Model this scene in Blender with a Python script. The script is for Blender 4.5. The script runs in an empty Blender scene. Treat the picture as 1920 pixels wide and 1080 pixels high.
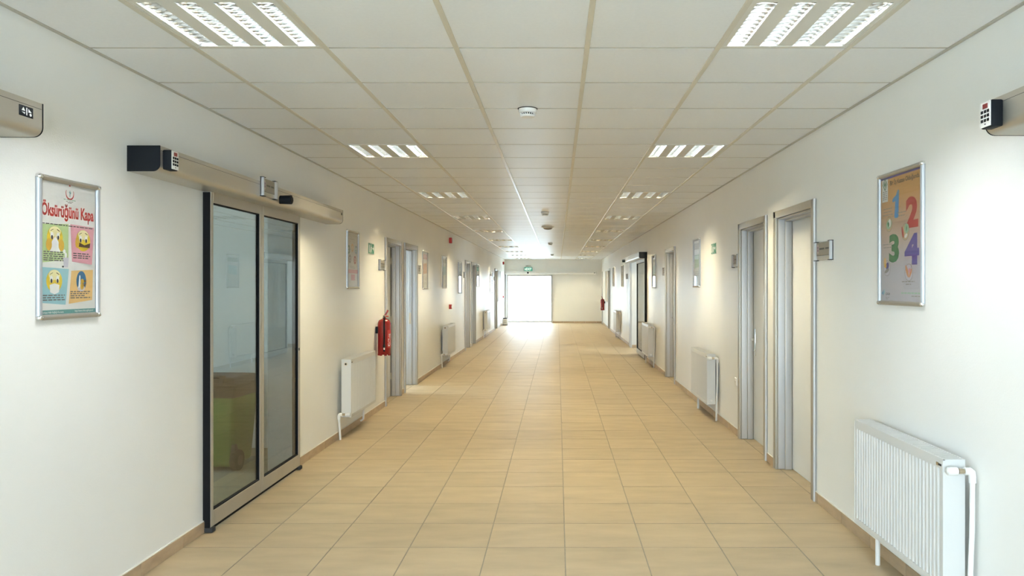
import bpy, bmesh, math, random
from mathutils import Vector, Matrix
random.seed(7)
PI = math.pi
sc = bpy.context.scene
COL = sc.collection

# ------------------------------------------------------------------ camera, world, exposure
# corridor runs along +Y, camera above x=0; photograph taken as 1920x1080
FPX, CX, CY = 1435.0, 1045.5, 536.6
HC = 1.506                                    # camera height
cam_d = bpy.data.cameras.new('camera'); cam = bpy.data.objects.new('camera', cam_d); COL.objects.link(cam)
cam.location = (0, 0, HC); cam.rotation_euler = (PI/2, 0, 0)
cam_d.sensor_width = 36; cam_d.lens = FPX/1920*36
cam_d.shift_x = -(CX-960)/1920; cam_d.shift_y = -(540-CY)/1920
cam_d.clip_start = .05; cam_d.clip_end = 300
sc.camera = cam
vs = sc.view_settings
vs.view_transform = 'Standard'; vs.look = 'None'; vs.gamma = 1; vs.use_curve_mapping = False
vs.exposure = 0.72
sc.cycles.max_bounces = 10; sc.cycles.diffuse_bounces = 7; sc.cycles.glossy_bounces = 3
sc.cycles.transparent_max_bounces = 16; sc.cycles.caustics_reflective = False; sc.cycles.caustics_refractive = False
sc.cycles.sample_clamp_indirect = 6

LAMP = 255.0                                   # emission of the fluorescent tubes
LAMP_COL = (1.0, .87, .57)
LAMP_COOL = (.92, .96, 1.0)                   # cool tint given to the nearest pair to cool the near walls
world = bpy.data.worlds.new('overcast_sky'); sc.world = world; world.use_nodes = True
bg = world.node_tree.nodes['Background']; bg.inputs[0].default_value = (.69, .855, 1.0, 1); bg.inputs[1].default_value = 11.3

XL, XR, YE, ZC = -2.165, 1.81, 31.3, 2.601   # walls, end wall, ceiling
YB = -3.2                                      # wall behind the camera
WT = .2                                        # wall thickness

def portal(loc, rot, sx, sy):
    l = bpy.data.lights.new('daylight_portal', 'AREA'); l.shape = 'RECTANGLE'; l.size = sx; l.size_y = sy
    l.cycles.is_portal = True
    o = bpy.data.objects.new('daylight_portal', l); COL.objects.link(o); o.location = loc; o.rotation_euler = rot
portal((-1.17, YE+.3, 1.0), (-PI/2, 0, 0), 1.9, 2.1)
portal((-.18, YB-.3, 1.25), (PI/2, 0, 0), 3.0, 2.5)
portal((XL-.3, 1.336, 1.05), (0, -PI/2, 0), 2.1, 1.7)

# ------------------------------------------------------------------ materials
MATS = {}
def _nodes(name):
    m = bpy.data.materials.new(name); m.use_nodes = True; MATS[name] = m
    nt = m.node_tree; return m, nt, nt.nodes['Principled BSDF']
def pm(name, col, rough=.5, metal=0.0, spec=.5, coat=0.0, noise=0.0, nscale=8.0, bump=0.0, bscale=200.0, stretch=(1,1,1), rnd=0.0, emit=None, estr=0.0):
    """principled material with procedural tone variation and fine relief"""
    m, nt, b = _nodes(name)
    b.inputs['Base Color'].default_value = (*col, 1); b.inputs['Roughness'].default_value = rough
    b.inputs['Metallic'].default_value = metal; b.inputs['Specular IOR Level'].default_value = spec
    b.inputs['Coat Weight'].default_value = coat; b.inputs['Coat Roughness'].default_value = .06
    L = nt.links; N = nt.nodes
    if noise or bump or rnd:
        tc = N.new('ShaderNodeTexCoord'); mp = N.new('ShaderNodeMapping'); L.new(tc.outputs['Object'], mp.inputs[0])
        mp.inputs['Scale'].default_value = stretch
    if noise or rnd:
        mix = N.new('ShaderNodeMix'); mix.data_type = 'RGBA'; mix.blend_type = 'MULTIPLY'; mix.inputs[0].default_value = 1
        mix.inputs[6].default_value = (*col, 1)
        val = None
        if noise:
            n = N.new('ShaderNodeTexNoise'); n.inputs['Scale'].default_value = nscale; n.inputs['Detail'].default_value = 6
            if rnd:
                oi = N.new('ShaderNodeObjectInfo'); ad = N.new('ShaderNodeVectorMath'); ad.operation = 'ADD'
                cx = N.new('ShaderNodeCombineXYZ'); mu = N.new('ShaderNodeMath'); mu.operation = 'MULTIPLY'; mu.inputs[1].default_value = 37
                L.new(oi.outputs['Random'], mu.inputs[0]); L.new(mu.outputs[0], cx.inputs[0]); L.new(mu.outputs[0], cx.inputs[1])
                L.new(mp.outputs[0], ad.inputs[0]); L.new(cx.outputs[0], ad.inputs[1]); L.new(ad.outputs[0], n.inputs['Vector'])
            else:
                L.new(mp.outputs[0], n.inputs['Vector'])
            mr = N.new('ShaderNodeMapRange'); mr.inputs[1].default_value = .25; mr.inputs[2].default_value = .75
            mr.inputs[3].default_value = 1-noise; mr.inputs[4].default_value = 1+noise*.5
            L.new(n.outputs[0], mr.inputs[0]); val = mr.outputs[0]
        if rnd:
            oi2 = N.new('ShaderNodeObjectInfo'); m2 = N.new('ShaderNodeMapRange'); m2.inputs[3].default_value = 1-rnd; m2.inputs[4].default_value = 1+rnd*.4
            L.new(oi2.outputs['Random'], m2.inputs[0])
            if val:
                mm = N.new('ShaderNodeMath'); mm.operation = 'MULTIPLY'; L.new(val, mm.inputs[0]); L.new(m2.outputs[0], mm.inputs[1]); val = mm.outputs[0]
            else: val = m2.outputs[0]
        cc = N.new('ShaderNodeCombineColor')
        for i in range(3): L.new(val, cc.inputs[i])
        L.new(cc.outputs[0], mix.inputs[7]); L.new(mix.outputs[2], b.inputs['Base Color'])
    if bump:
        n2 = N.new('ShaderNodeTexNoise'); n2.inputs['Scale'].default_value = bscale; n2.inputs['Detail'].default_value = 3
        L.new(mp.outputs[0], n2.inputs['Vector']); bp = N.new('ShaderNodeBump'); bp.inputs['Strength'].default_value = bump
        bp.inputs['Distance'].default_value = .002; L.new(n2.outputs[0], bp.inputs['Height']); L.new(bp.outputs[0], b.inputs['Normal'])
    if emit:
        b.inputs['Emission Color'].default_value = (*emit, 1); b.inputs['Emission Strength'].default_value = estr
    return m
def glass_mat(name, tint, ior=1.5, rough=.0):
    """thin sheet: tinted clear transmission plus mirror reflection by Fresnel"""
    m = bpy.data.materials.new(name); m.use_nodes = True; MATS[name] = m
    nt = m.node_tree; nt.nodes.clear(); N = nt.nodes; L = nt.links
    out = N.new('ShaderNodeOutputMaterial'); mix = N.new('ShaderNodeMixShader'); tr = N.new('ShaderNodeBsdfTransparent')
    gl = N.new('ShaderNodeBsdfGlossy'); fr = N.new('ShaderNodeFresnel'); fr.inputs[0].default_value = ior
    tr.inputs[0].default_value = (*tint, 1); gl.inputs['Roughness'].default_value = rough
    ge = N.new('ShaderNodeNewGeometry'); mr = N.new('ShaderNodeMapRange'); mr.inputs[3].default_value = ior; mr.inputs[4].default_value = 1/ior
    L.new(ge.outputs['Backfacing'], mr.inputs[0]); L.new(mr.outputs[0], fr.inputs[0])
    L.new(fr.outputs[0], mix.inputs[0]); L.new(tr.outputs[0], mix.inputs[1]); L.new(gl.outputs[0], mix.inputs[2]); L.new(mix.outputs[0], out.inputs[0])
    return m
pm('wall_paint', (.85,.845,.81), .42, spec=.35, noise=.03, nscale=1.2, bump=.25, bscale=160)
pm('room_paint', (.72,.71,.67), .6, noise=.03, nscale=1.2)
pm('ceiling_panel_mat', (.90,.92,.94), .36, spec=.5, noise=.025, nscale=60, bump=.10, bscale=400, rnd=.03)
pm('ceiling_bar', (.66,.62,.52), .28, spec=.6, noise=.02, nscale=5)
pm('edge_and_shadow_line', (.46,.44,.38), .35, noise=.03)  # grey of the panel edges, also of the painted shadow lines
pm('ceiling_void', (.3,.3,.3), .9, noise=.1)
pm('floor_tile_mat', (.46,.365,.232), .47, spec=.38, noise=.16, nscale=5.0, bump=.12, bscale=60, stretch=(.55,1.6,1), rnd=.07)
pm('grout', (.30,.27,.21), .8, noise=.15, nscale=30)
pm('base_tile_mat', (.46,.34,.22), .4, noise=.2, nscale=7, stretch=(1,1,3), rnd=.08)
pm('caulk', (.82,.80,.74), .5, noise=.05)
pm('aluminium', (.50,.48,.43), .42, metal=.7, noise=.05, nscale=6, stretch=(1,1,.2), bump=.04, bscale=120)
pm('header_alu', (.56,.535,.475), .36, metal=.7, noise=.05, nscale=4, stretch=(.3,1,1), bump=.04, bscale=150)
pm('silver_frame', (.54,.54,.54), .46, metal=.45, noise=.04, nscale=6, stretch=(1,1,.15))
pm('poster_silver', (.42,.43,.44), .42, metal=.6, noise=.04)
pm('chrome', (.82,.82,.80), .18, metal=1.0, noise=.02)
pm('brass_metal', (.62,.52,.38), .35, metal=1.0, noise=.1)
pm('black_rubber', (.008,.008,.009), .7, spec=.15, noise=.1, nscale=20)
pm('black_plastic', (.006,.008,.011), .6, spec=.2, noise=.1, nscale=20)
pm('dark_slot', (.03,.03,.03), .8, noise=.1)
pm('white_enamel', (.74,.74,.715), .32, spec=.5, noise=.015, nscale=5)
pm('rad_enamel', (.66,.66,.64), .35, spec=.5, noise=.015, nscale=5)
pm('white_plastic', (.82,.81,.78), .4, noise=.03)
pm('door_leaf', (.76,.755,.73), .38, spec=.4, noise=.02, nscale=3)
pm('red_paint', (.28,.006,.007), .32, spec=.45, coat=.25, noise=.06, nscale=10)
pm('red_plastic', (.42,.02,.02), .4, noise=.05)
pm('green_sign', (.0,.22,.12), .4, noise=.03)
pm('bin_green', (.12,.22,.03), .45, noise=.12, nscale=6)
pm('bin_lid', (.06,.042,.03), .5, noise=.15, nscale=6)
pm('reflector', (.80,.79,.76), .16, metal=1.0, noise=.03)
pm('fixture_white', (.74,.72,.66), .45, noise=.02)
pm('tube', (.9,.9,.9), .5, noise=.01, emit=LAMP_COL, estr=LAMP)
pm('tube_cool', (.9,.9,.9), .5, noise=.01, emit=LAMP_COOL, estr=LAMP*.6)
pm('tube_off', (.82,.82,.80), .4, noise=.01)
pm('exit_glow', (.0,.26,.17), .5, noise=.02, emit=(.0,.45,.30), estr=.12)
pm('exit_white', (.8,.85,.82), .4, noise=.02, emit=(.8,1,.92), estr=.35)
pm('led_red', (.08,.005,.005), .3, noise=.05, emit=(.6,.03,.02), estr=.08)
pm('paper', (.80,.80,.76), .6, noise=.02, nscale=4)
pm('paving', (.80,.80,.79), .8, noise=.15, nscale=3)
pm('board_grey', (.42,.40,.35), .6, noise=.1, nscale=15)
pm('board_tan', (.60,.50,.33), .6, noise=.1, nscale=15)
pm('yellow_face', (.85,.62,.03), .5, noise=.12, nscale=30)
def ink(name, c): return pm(name, c, .55, noise=.03, nscale=20)
for n, c in dict(ink_red=(.58,.025,.02), ink_dark=(.035,.035,.035), ink_green=(.50,.66,.30), ink_pink=(.78,.36,.42), ink_blue=(.30,.58,.64),
                 ink_orange=(.86,.55,.20), ink_teal=(.10,.32,.30), ink_white=(.86,.86,.84), ink_deepblue=(.02,.16,.34), ink_brown=(.13,.07,.035),
                 ink_amber=(.80,.48,.05), ink_one=(.07,.30,.60), ink_two=(.48,.05,.05), ink_three=(.06,.24,.11), ink_four=(.12,.10,.36), ink_grey=(.33,.31,.28),
                 ink_palegreen=(.36,.58,.42), ink_skin=(.72,.34,.16), ink_purple=(.16,.08,.18), ink_sign=(.27,.245,.20), ink_lilac=(.62,.60,.68)).items(): ink(n, c)
def gradient_sheet(name, top, bot):
    m, nt, b = _nodes(name); N = nt.nodes; L = nt.links
    tc = N.new('ShaderNodeTexCoord'); sp = N.new('ShaderNodeSeparateXYZ'); cr = N.new('ShaderNodeValToRGB')
    L.new(tc.outputs['Generated'], sp.inputs[0]); L.new(sp.outputs[2], cr.inputs[0]); L.new(cr.outputs[0], b.inputs['Base Color'])
    cr.color_ramp.elements[0].position = .25; cr.color_ramp.elements[0].color = (*bot, 1)
    cr.color_ramp.elements[1].position = .85; cr.color_ramp.elements[1].color = (*top, 1); b.inputs['Roughness'].default_value = .5
gradient_sheet('paper_orange', (.66,.36,.13), (.56,.55,.60))       # the poster's own printed colour fade
glass_mat('door_glass', (.66,.70,.69), 1.7)
glass_mat('clear_glass', (.95,.97,.97))
glass_mat('poster_cover', (.97,.97,.97), 1.38, .03)

# ------------------------------------------------------------------ mesh helpers
class MB:
    def __init__(s): s.v = []; s.f = []; s.m = []; s.mats = []
    def mi(s, mat):
        if mat not in s.mats: s.mats.append(mat)
        return s.mats.index(mat)
    def add(s, verts, faces, mat):
        k = len(s.v); s.v += [tuple(p) for p in verts]; i = s.mi(mat)
        for f in faces: s.f.append(tuple(k+a for a in f)); s.m.append(i)
        return s
    def box(s, x0, x1, y0, y1, z0, z1, mat):
        v = [(x0,y0,z0),(x1,y0,z0),(x1,y1,z0),(x0,y1,z0),(x0,y0,z1),(x1,y0,z1),(x1,y1,z1),(x0,y1,z1)]
        return s.add(v, [(3,2,1,0),(4,5,6,7),(0,1,5,4),(1,2,6,5),(2,3,7,6),(3,0,4,7)], mat)
    def prism(s, poly, a0, a1, mat, axis='x'):
        """poly: 2D outline (counter-clockwise); extruded along axis. x: poly=(y,z); y: poly=(x,z); z: poly=(x,y)"""
        n = len(poly)
        def P(p, a): return (a,p[0],p[1]) if axis == 'x' else ((p[0],a,p[1]) if axis == 'y' else (p[0],p[1],a))
        v = [P(p,a0) for p in poly]+[P(p,a1) for p in poly]
        f = [tuple(range(n-1,-1,-1)), tuple(range(n,2*n))]+[(i,(i+1)%n,n+(i+1)%n,n+i) for i in range(n)]
        if axis == 'y': f = [t[::-1] for t in f]
        return s.add(v, f, mat)
    def cyl(s, p0, p1, r0, r1=None, n=16, mat=None):
        r1 = r0 if r1 is None else r1
        p0 = Vector(p0); p1 = Vector(p1); d = (p1-p0).normalized(); a = d.orthogonal().normalized(); b = d.cross(a)
        v = []
        for p, r in ((p0,r0),(p1,r1)):
            for i in range(n):
                t = 2*PI*i/n; v.append(p+a*math.cos(t)*r+b*math.sin(t)*r)
        f = [(i,(i+1)%n,n+(i+1)%n,n+i) for i in range(n)]+[tuple(range(n-1,-1,-1)), tuple(range(n,2*n))]
        return s.add(v, f, mat)
    def lathe(s, prof, n, mat, c=(0,0,0)):
        """prof: (r,z) from bottom to top about the z axis"""
        v = []; f = []
        for r, z in prof:
            for i in range(n):
                t = 2*PI*i/n; v.append((c[0]+r*math.cos(t), c[1]+r*math.sin(t), c[2]+z))
        for k in range(len(prof)-1):
            for i in range(n): f.append((k*n+i, k*n+(i+1)%n, (k+1)*n+(i+1)%n, (k+1)*n+i))
        f.append(tuple(range(n-1,-1,-1))); f.append(tuple(range((len(prof)-1)*n, len(prof)*n)))
        return s.add(v, f, mat)
    def tube(s, path, r, n, mat):
        P = [Vector(p) for p in path]; v = []; f = []
        for k, p in enumerate(P):
            d = (P[min(k+1,len(P)-1)]-P[max(k-1,0)]).normalized()
            a = d.cross(Vector((.13,.97,.21))).normalized(); b = d.cross(a)
            for i in range(n):
                t = 2*PI*i/n; v.append(p+a*math.cos(t)*r+b*math.sin(t)*r)
        for k in range(len(P)-1):
            for i in range(n): f.append((k*n+i, k*n+(i+1)%n, (k+1)*n+(i+1)%n, (k+1)*n+i))
        f.append(tuple(range(n-1,-1,-1))); f.append(tuple(range((len(P)-1)*n, len(P)*n)))
        return s.add(v, f, mat)
    def flat(s, poly, y, mat):
        """thin print seen from -y"""
        return s.add([(p[0],y,p[1]) for p in poly], [tuple(range(len(poly)))], mat)
    def disc(s, cx, cz, rx, rz, y, mat, n=24, a0=0, a1=2*PI):
        return s.flat([(cx+rx*math.cos(a0+(a1-a0)*i/n), cz+rz*math.sin(a0+(a1-a0)*i/n)) for i in range(n)], y, mat)
    def mesh(s, name, bevel=0, seg=2, smooth=True, fix=True):
        me = bpy.data.meshes.new(name); me.from_pydata(s.v, [], s.f)
        for m in s.mats: me.materials.append(MATS[m])
        me.polygons.foreach_set('material_index', s.m)
        bm = bmesh.new(); bm.from_mesh(me)
        if bevel:
            es = [e for e in bm.edges if len(e.link_faces) == 2 and e.calc_face_angle(0) > .5]
            bmesh.ops.bevel(bm, geom=es, offset=bevel, segments=seg, affect='EDGES', profile=.5, clamp_overlap=True)
        if fix: bmesh.ops.recalc_face_normals(bm, faces=bm.faces)
        bm.to_mesh(me); bm.free()
        if smooth:
            me.polygons.foreach_set('use_smooth', [True]*len(me.polygons)); me.set_sharp_from_angle(angle=.6)
        return me
    def build(s, name, parent=None, bevel=0, seg=2, smooth=True, fix=True):
        return link(name, s.mesh(name, bevel, seg, smooth, fix), parent)
def link(name, me, parent=None, loc=None):
    o = bpy.data.objects.new(name, me); COL.objects.link(o)
    if parent: o.parent = parent
    if loc: o.location = loc
    return o
def tag(o, label, cat, group=None, kind=None):
    o['label'] = label; o['category'] = cat
    if group: o['group'] = group
    if kind: o['kind'] = kind
    return o
def empty(name, loc, rz=0):
    o = bpy.data.objects.new(name, None); COL.objects.link(o); o.location = loc; o.rotation_euler = (0,0,rz); o.empty_display_size = .1
    return o
def on_wall(name, side, y, z, off=0.0):
    """Empty on a wall: local x reads left to right for a viewer, local -y points into the corridor, z up"""
    if side == 'L': return empty(name, (XL+off, y, z), PI/2)
    if side == 'R': return empty(name, (XR-off, y, z), -PI/2)
    return empty(name, (y, YE-off, z), 0)
def text_poly(txt, w, h, x, z, y, mat, name, parent, bold=0.0):
    """flat lettering fitted into w x h with lower-left corner x,z"""
    c = bpy.data.curves.new('lettering', 'FONT'); c.body = txt; c.resolution_u = 3; c.offset = bold; c.fill_mode = 'FRONT'
    o = bpy.data.objects.new('lettering', c); COL.objects.link(o)
    dg = bpy.context.evaluated_depsgraph_get(); me = bpy.data.meshes.new_from_object(o.evaluated_get(dg))
    bpy.data.objects.remove(o); bpy.data.curves.remove(c)
    xs = [v.co.x for v in me.vertices]; zs = [v.co.y for v in me.vertices]
    x0, x1, z0, z1 = min(xs), max(xs), min(zs), max(zs)
    for v in me.vertices: v.co = ((v.co.x-x0)/(x1-x0)*w+x, y, (v.co.y-z0)/(z1-z0)*h+z)
    me.materials.clear(); me.materials.append(MATS[mat]); me.name = name
    return link(name, me, parent)
def copy_tree(o, parent=None):
    c = o.copy(); COL.objects.link(c)
    if parent: c.parent = parent
    for ch in list(o.children): copy_tree(ch, c)
    return c

# ------------------------------------------------------------------ the setting
GR = MB().box(-60, 60, -60, 90, -.32, -.3, 'paving').build('paving_outside', smooth=False)
tag(GR, 'pale outdoor paving beyond the end glass door', 'paving', kind='structure')

HB = 2.065                                    # clear height of a hinged doorway
left_doors = [(9.58,10.54), (10.77,11.75), (17.85,18.83), (19.15,20.13), (26.3,27.3)]
right_doors = [(5.355,6.347), (6.60,7.593), (11.74,12.75), (26.3,27.2)]
LIN = .045
def wall_with_holes(name, x0, x1, holes, y0, y1):
    m = MB(); a = y0
    for h0, h1, hz in sorted(holes):
        m.box(x0, x1, a, h0, 0, 2.75, 'wall_paint'); m.box(x0, x1, h0, h1, hz, 2.75, 'wall_paint'); a = h1
    m.box(x0, x1, a, y1, 0, 2.75, 'wall_paint')
    return m.build(name, smooth=False)
LH = [(.56,2.11,2.10), (4.74,6.25,2.10)]+[(a+LIN,b-LIN,HB) for a,b in left_doors]
RH = [(.53,2.08,2.10), (17.12,18.74,2.10)]+[(a+LIN,b-LIN,HB) for a,b in right_doors]
wl = tag(wall_with_holes('wall_left', XL-WT, XL, LH, YB, YE+WT), 'cream painted corridor wall with the fire extinguisher and cough poster', 'wall', kind='structure')
wr = tag(wall_with_holes('wall_right', XR, XR+WT, RH, YB, YE+WT), 'cream painted corridor wall with the numbered orange poster', 'wall', kind='structure')
EX0, EX1, EZ = -2.09, -.265, 2.0
we = MB().box(XL, EX0, YE, YE+WT, 0, 2.75, 'wall_paint').box(EX1, XR, YE, YE+WT, 0, 2.75, 'wall_paint').box(EX0, EX1, YE, YE+WT, EZ, 2.75, 'wall_paint').build('wall_back', smooth=False)
tag(we, 'cream end wall around the bright glass exit door', 'wall', kind='structure')
wb = MB().box(XL, XL+.55, YB-WT, YB, 0, 2.75, 'wall_paint').box(XR-.55, XR, YB-WT, YB, 0, 2.75, 'wall_paint').box(XL+.55, XR-.55, YB-WT, YB, 2.5, 2.75, 'wall_paint').build('wall_front', smooth=False)
tag(wb, 'cream wall around the wide open entrance behind the viewer', 'wall', kind='structure')

# floor: grout bed + tiles of their own
TP, TX0, TY0 = .4475, .042, 4.41
fl = MB().box(-6.2, 5.6, YB, YE+WT+.4, -.12, -.0025, 'grout').build('floor', smooth=False)
tag(fl, 'beige ceramic tile floor with grey joints along the corridor', 'floor', kind='structure')
g = .0022
def tile_mb(m, x0, x1, y0, y1, dz=0):
    c = .0010; z = dz
    v = [(x0,y0,-.010),(x1,y0,-.010),(x1,y1,-.010),(x0,y1,-.010),(x0,y0,z-c),(x1,y0,z-c),(x1,y1,z-c),(x0,y1,z-c),
         (x0+c,y0+c,z),(x1-c,y0+c,z),(x1-c,y1-c,z),(x0+c,y1-c,z)]
    m.add(v[:], [(0,1,5,4),(1,2,6,5),(2,3,7,6),(3,0,4,7),(4,5,9,8),(5,6,10,9),(6,7,11,10),(7,4,8,11)], 'grout')
    return m.add(v[8:], [(0,1,2,3)], 'floor_tile_mat')
hw = TP/2-g
tile_me = tile_mb(MB(), -hw, hw, -hw, hw).mesh('floor_tile', smooth=False)
cells = []
for j in range(-17, 62):
    for i in range(-6, 5):
        cells.append((i, j, TX0+(i+.5)*TP, TY0+(j+.5)*TP))
own = [c for c in cells if -5 <= c[0] <= 3 and c[1] >= -2][:300]
ownk = {(c[0],c[1]) for c in own}
rest = MB()
for i, j, x, y in cells:
    if (i,j) in ownk:
        o = link('floor_tile', tile_me, fl, (x, y, random.uniform(-.0004,.0002)))
        o.rotation_euler = (random.gauss(0,.0014), random.gauss(0,.0014), 0)
    else: tile_mb(rest, x-hw, x+hw, y-hw, y+hw, random.uniform(-.0004,.0002))
ro = rest.build('floor_tiles_far', fl, smooth=False); ro['kind'] = 'stuff'

# ceiling: void slab, panels, long bars, dark strips for the shadow lines at the walls
ce = MB().box(XL-WT, XR+WT, YB, YE+WT, 2.75, 2.85, 'ceiling_void').build('ceiling', smooth=False)
tag(ce, 'suspended ceiling of white square panels with cream bars', 'ceiling', kind='structure')
GX0, GP, GY0 = .135, .6, 3.518
xl = [XL]+[GX0+GP*k for k in (-3,-2,-1,0,1,2)]+[XR]
fixture_cells = []
FN = list(range(0, 10))                       # fixture rows, far edge at GY0+3n
for n in range(-2, 10):
    fixture_cells += [(1, -1+5*n), (5, -1+5*n)]
def panel_mb(m, w, l, x=0, y=0):
    c = .005; a, b = w/2, l/2; z0 = ZC; z1 = ZC+.016
    v = [(x-a,y-b,z1),(x+a,y-b,z1),(x+a,y+b,z1),(x-a,y+b,z1),(x-a,y-b,z0+c),(x+a,y-b,z0+c),(x+a,y+b,z0+c),(x-a,y+b,z0+c),
         (x-a+c,y-b+c,z0),(x+a-c,y-b+c,z0),(x+a-c,y+b-c,z0),(x-a+c,y+b-c,z0)]
    m.add(v, [(0,1,2,3),(0,4,5,1),(1,5,6,2),(2,6,7,3),(3,7,4,0),(4,8,9,5),(5,9,10,6),(6,10,11,7),(7,11,8,4)], 'edge_and_shadow_line')
    return m.add(v[8:], [(0,3,2,1)], 'ceiling_panel_mat')
pmesh = {}
far = MB(); cnt = 0
for k in range(-12, 47):
    y0, y1 = GY0+GP*k, min(GY0+GP*(k+1), YE)
    if y0 >= YE-.05: continue
    for c in range(7):
        if (c,k) in fixture_cells: continue
        x0, x1 = xl[c], xl[c+1]; w, l = x1-x0-.004, y1-y0-.006
        cx, cy = (x0+x1)/2, (y0+y1)/2
        if k >= -2 and cnt < 300:
            key = (round(w,3), round(l,3))
            if key not in pmesh: pmesh[key] = panel_mb(MB(), w, l).mesh('ceiling_panel', smooth=False)
            o = link('ceiling_panel', pmesh[key], ce, (cx, cy, random.uniform(0,.0006)))
            t = .0009; o.rotation_euler = (0,0,0); cnt += 1
        else: panel_mb(far, w, l, cx, cy)
fo = far.build('ceiling_panels_far', ce, smooth=False); fo['kind'] = 'stuff'
for x in xl[1:-1]:
    MB().box(x-.012, x+.012, YB, YE, ZC-.006, ZC+.02, 'ceiling_bar').build('ceiling_bar', ce, bevel=.0015, seg=1)
MB().prism([(XL,ZC-.004),(XL+.02,ZC-.004),(XL+.02,ZC+.002),(XL,ZC+.002)], YB, YE, 'edge_and_shadow_line', 'y').build('wall_shadow_line', ce, smooth=False)  # dark strip painted for the shadow line where ceiling meets wall
MB().prism([(XR-.02,ZC-.004),(XR,ZC-.004),(XR,ZC+.002),(XR-.02,ZC+.002)], YB, YE, 'edge_and_shadow_line', 'y').build('wall_shadow_line', ce, smooth=False)

# baseboards: tile pieces with joints, white sealant above
def baseboard(name, side, spans, label):
    root = None
    cm = MB(); X = XL if side == 'L' else XR; s = 1 if side == 'L' else -1
    for a, b in spans:
        cm.box(*sorted((X, X+s*.007)), a, b, .070, .0755, 'caulk')
    root = cm.build(name, smooth=False); tag(root, label, 'baseboard', kind='structure')
    for a, b in spans:
        k = math.floor((a-TY0)/TP); y = a
        while y < b-.01:
            e = min(TY0+TP*(k+1), b); k += 1
            if e-y > .02:
                w = e-y-.004
                key = ('bb', side, round(w,3))
                if key not in pmesh: pmesh[key] = MB().box(*sorted((0, s*.010)), -w/2, w/2, 0, .07, 'base_tile_mat').mesh('baseboard_tile', bevel=.0015, seg=1)
                link('baseboard_tile', pmesh[key], root, (X, (y+e)/2, 0))
            y = e
def spans(holes, y0, y1):
    out = []; a = y0
    for h0, h1 in sorted(holes):
        if h0 > a: out.append((a, h0))
        a = max(a, h1)
    out.append((a, y1)); return out
baseboard('baseboard_left', 'L', spans([(.5,2.2),(4.70,6.31)]+left_doors, 0, YE), 'brown tile skirting along the wall with the fire extinguisher')
baseboard('baseboard_right', 'R', spans([(.5,2.2),(17.08,19.35)]+right_doors, 0, YE), 'brown tile skirting along the wall with the numbered poster')
bb = MB().box(EX1+.06, XR, YE-.007, YE, .070, .0755, 'caulk').build('baseboard_back', smooth=False)
tag(bb, 'brown tile skirting under the end wall beside the glass exit', 'baseboard', kind='structure')
x = EX1+.06
while x < XR-.02:
    e = min(x+TP, XR); MB().box(x+.002, e-.002, YE-.012, YE, 0, .07, 'base_tile_mat').build('baseboard_tile', bb, smooth=False); x = e

# side rooms seen through the doors, and one unseen daylight block
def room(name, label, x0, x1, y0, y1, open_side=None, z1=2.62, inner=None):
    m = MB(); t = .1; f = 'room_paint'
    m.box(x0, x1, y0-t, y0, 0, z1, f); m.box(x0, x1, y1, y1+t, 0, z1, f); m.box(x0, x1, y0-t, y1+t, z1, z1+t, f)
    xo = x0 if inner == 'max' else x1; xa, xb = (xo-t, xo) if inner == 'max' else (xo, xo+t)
    if open_side:  # unseen outer opening added to let daylight into the room
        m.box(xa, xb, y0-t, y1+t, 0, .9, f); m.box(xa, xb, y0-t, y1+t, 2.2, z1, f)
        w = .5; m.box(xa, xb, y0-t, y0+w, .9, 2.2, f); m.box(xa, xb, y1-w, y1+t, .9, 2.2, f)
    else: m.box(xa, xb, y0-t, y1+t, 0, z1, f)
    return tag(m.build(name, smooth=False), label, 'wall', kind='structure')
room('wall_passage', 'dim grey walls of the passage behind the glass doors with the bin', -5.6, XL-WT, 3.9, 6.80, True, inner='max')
room('wall_daylight_block', 'grey walls added unseen behind the keypad door to block daylight', XR+WT, 5.0, -.4, 3.0, False, inner='min')  # unseen box added to keep daylight off the facing wall
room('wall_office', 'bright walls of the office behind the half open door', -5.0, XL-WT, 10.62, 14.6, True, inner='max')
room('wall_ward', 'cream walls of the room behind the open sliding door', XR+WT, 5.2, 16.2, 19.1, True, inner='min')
bw = MB().box(-5.6, XL-WT, 6.788, 6.80, 0, .07, 'base_tile_mat').build('baseboard_passage', smooth=False); tag(bw, 'brown skirting behind the green bin', 'baseboard', kind='structure')
bw = MB().box(XR+WT, 5.2, 19.088, 19.1, 0, .07, 'base_tile_mat').build('baseboard_ward', smooth=False); tag(bw, 'brown skirting inside the open sliding doorway', 'baseboard', kind='structure')

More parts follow.
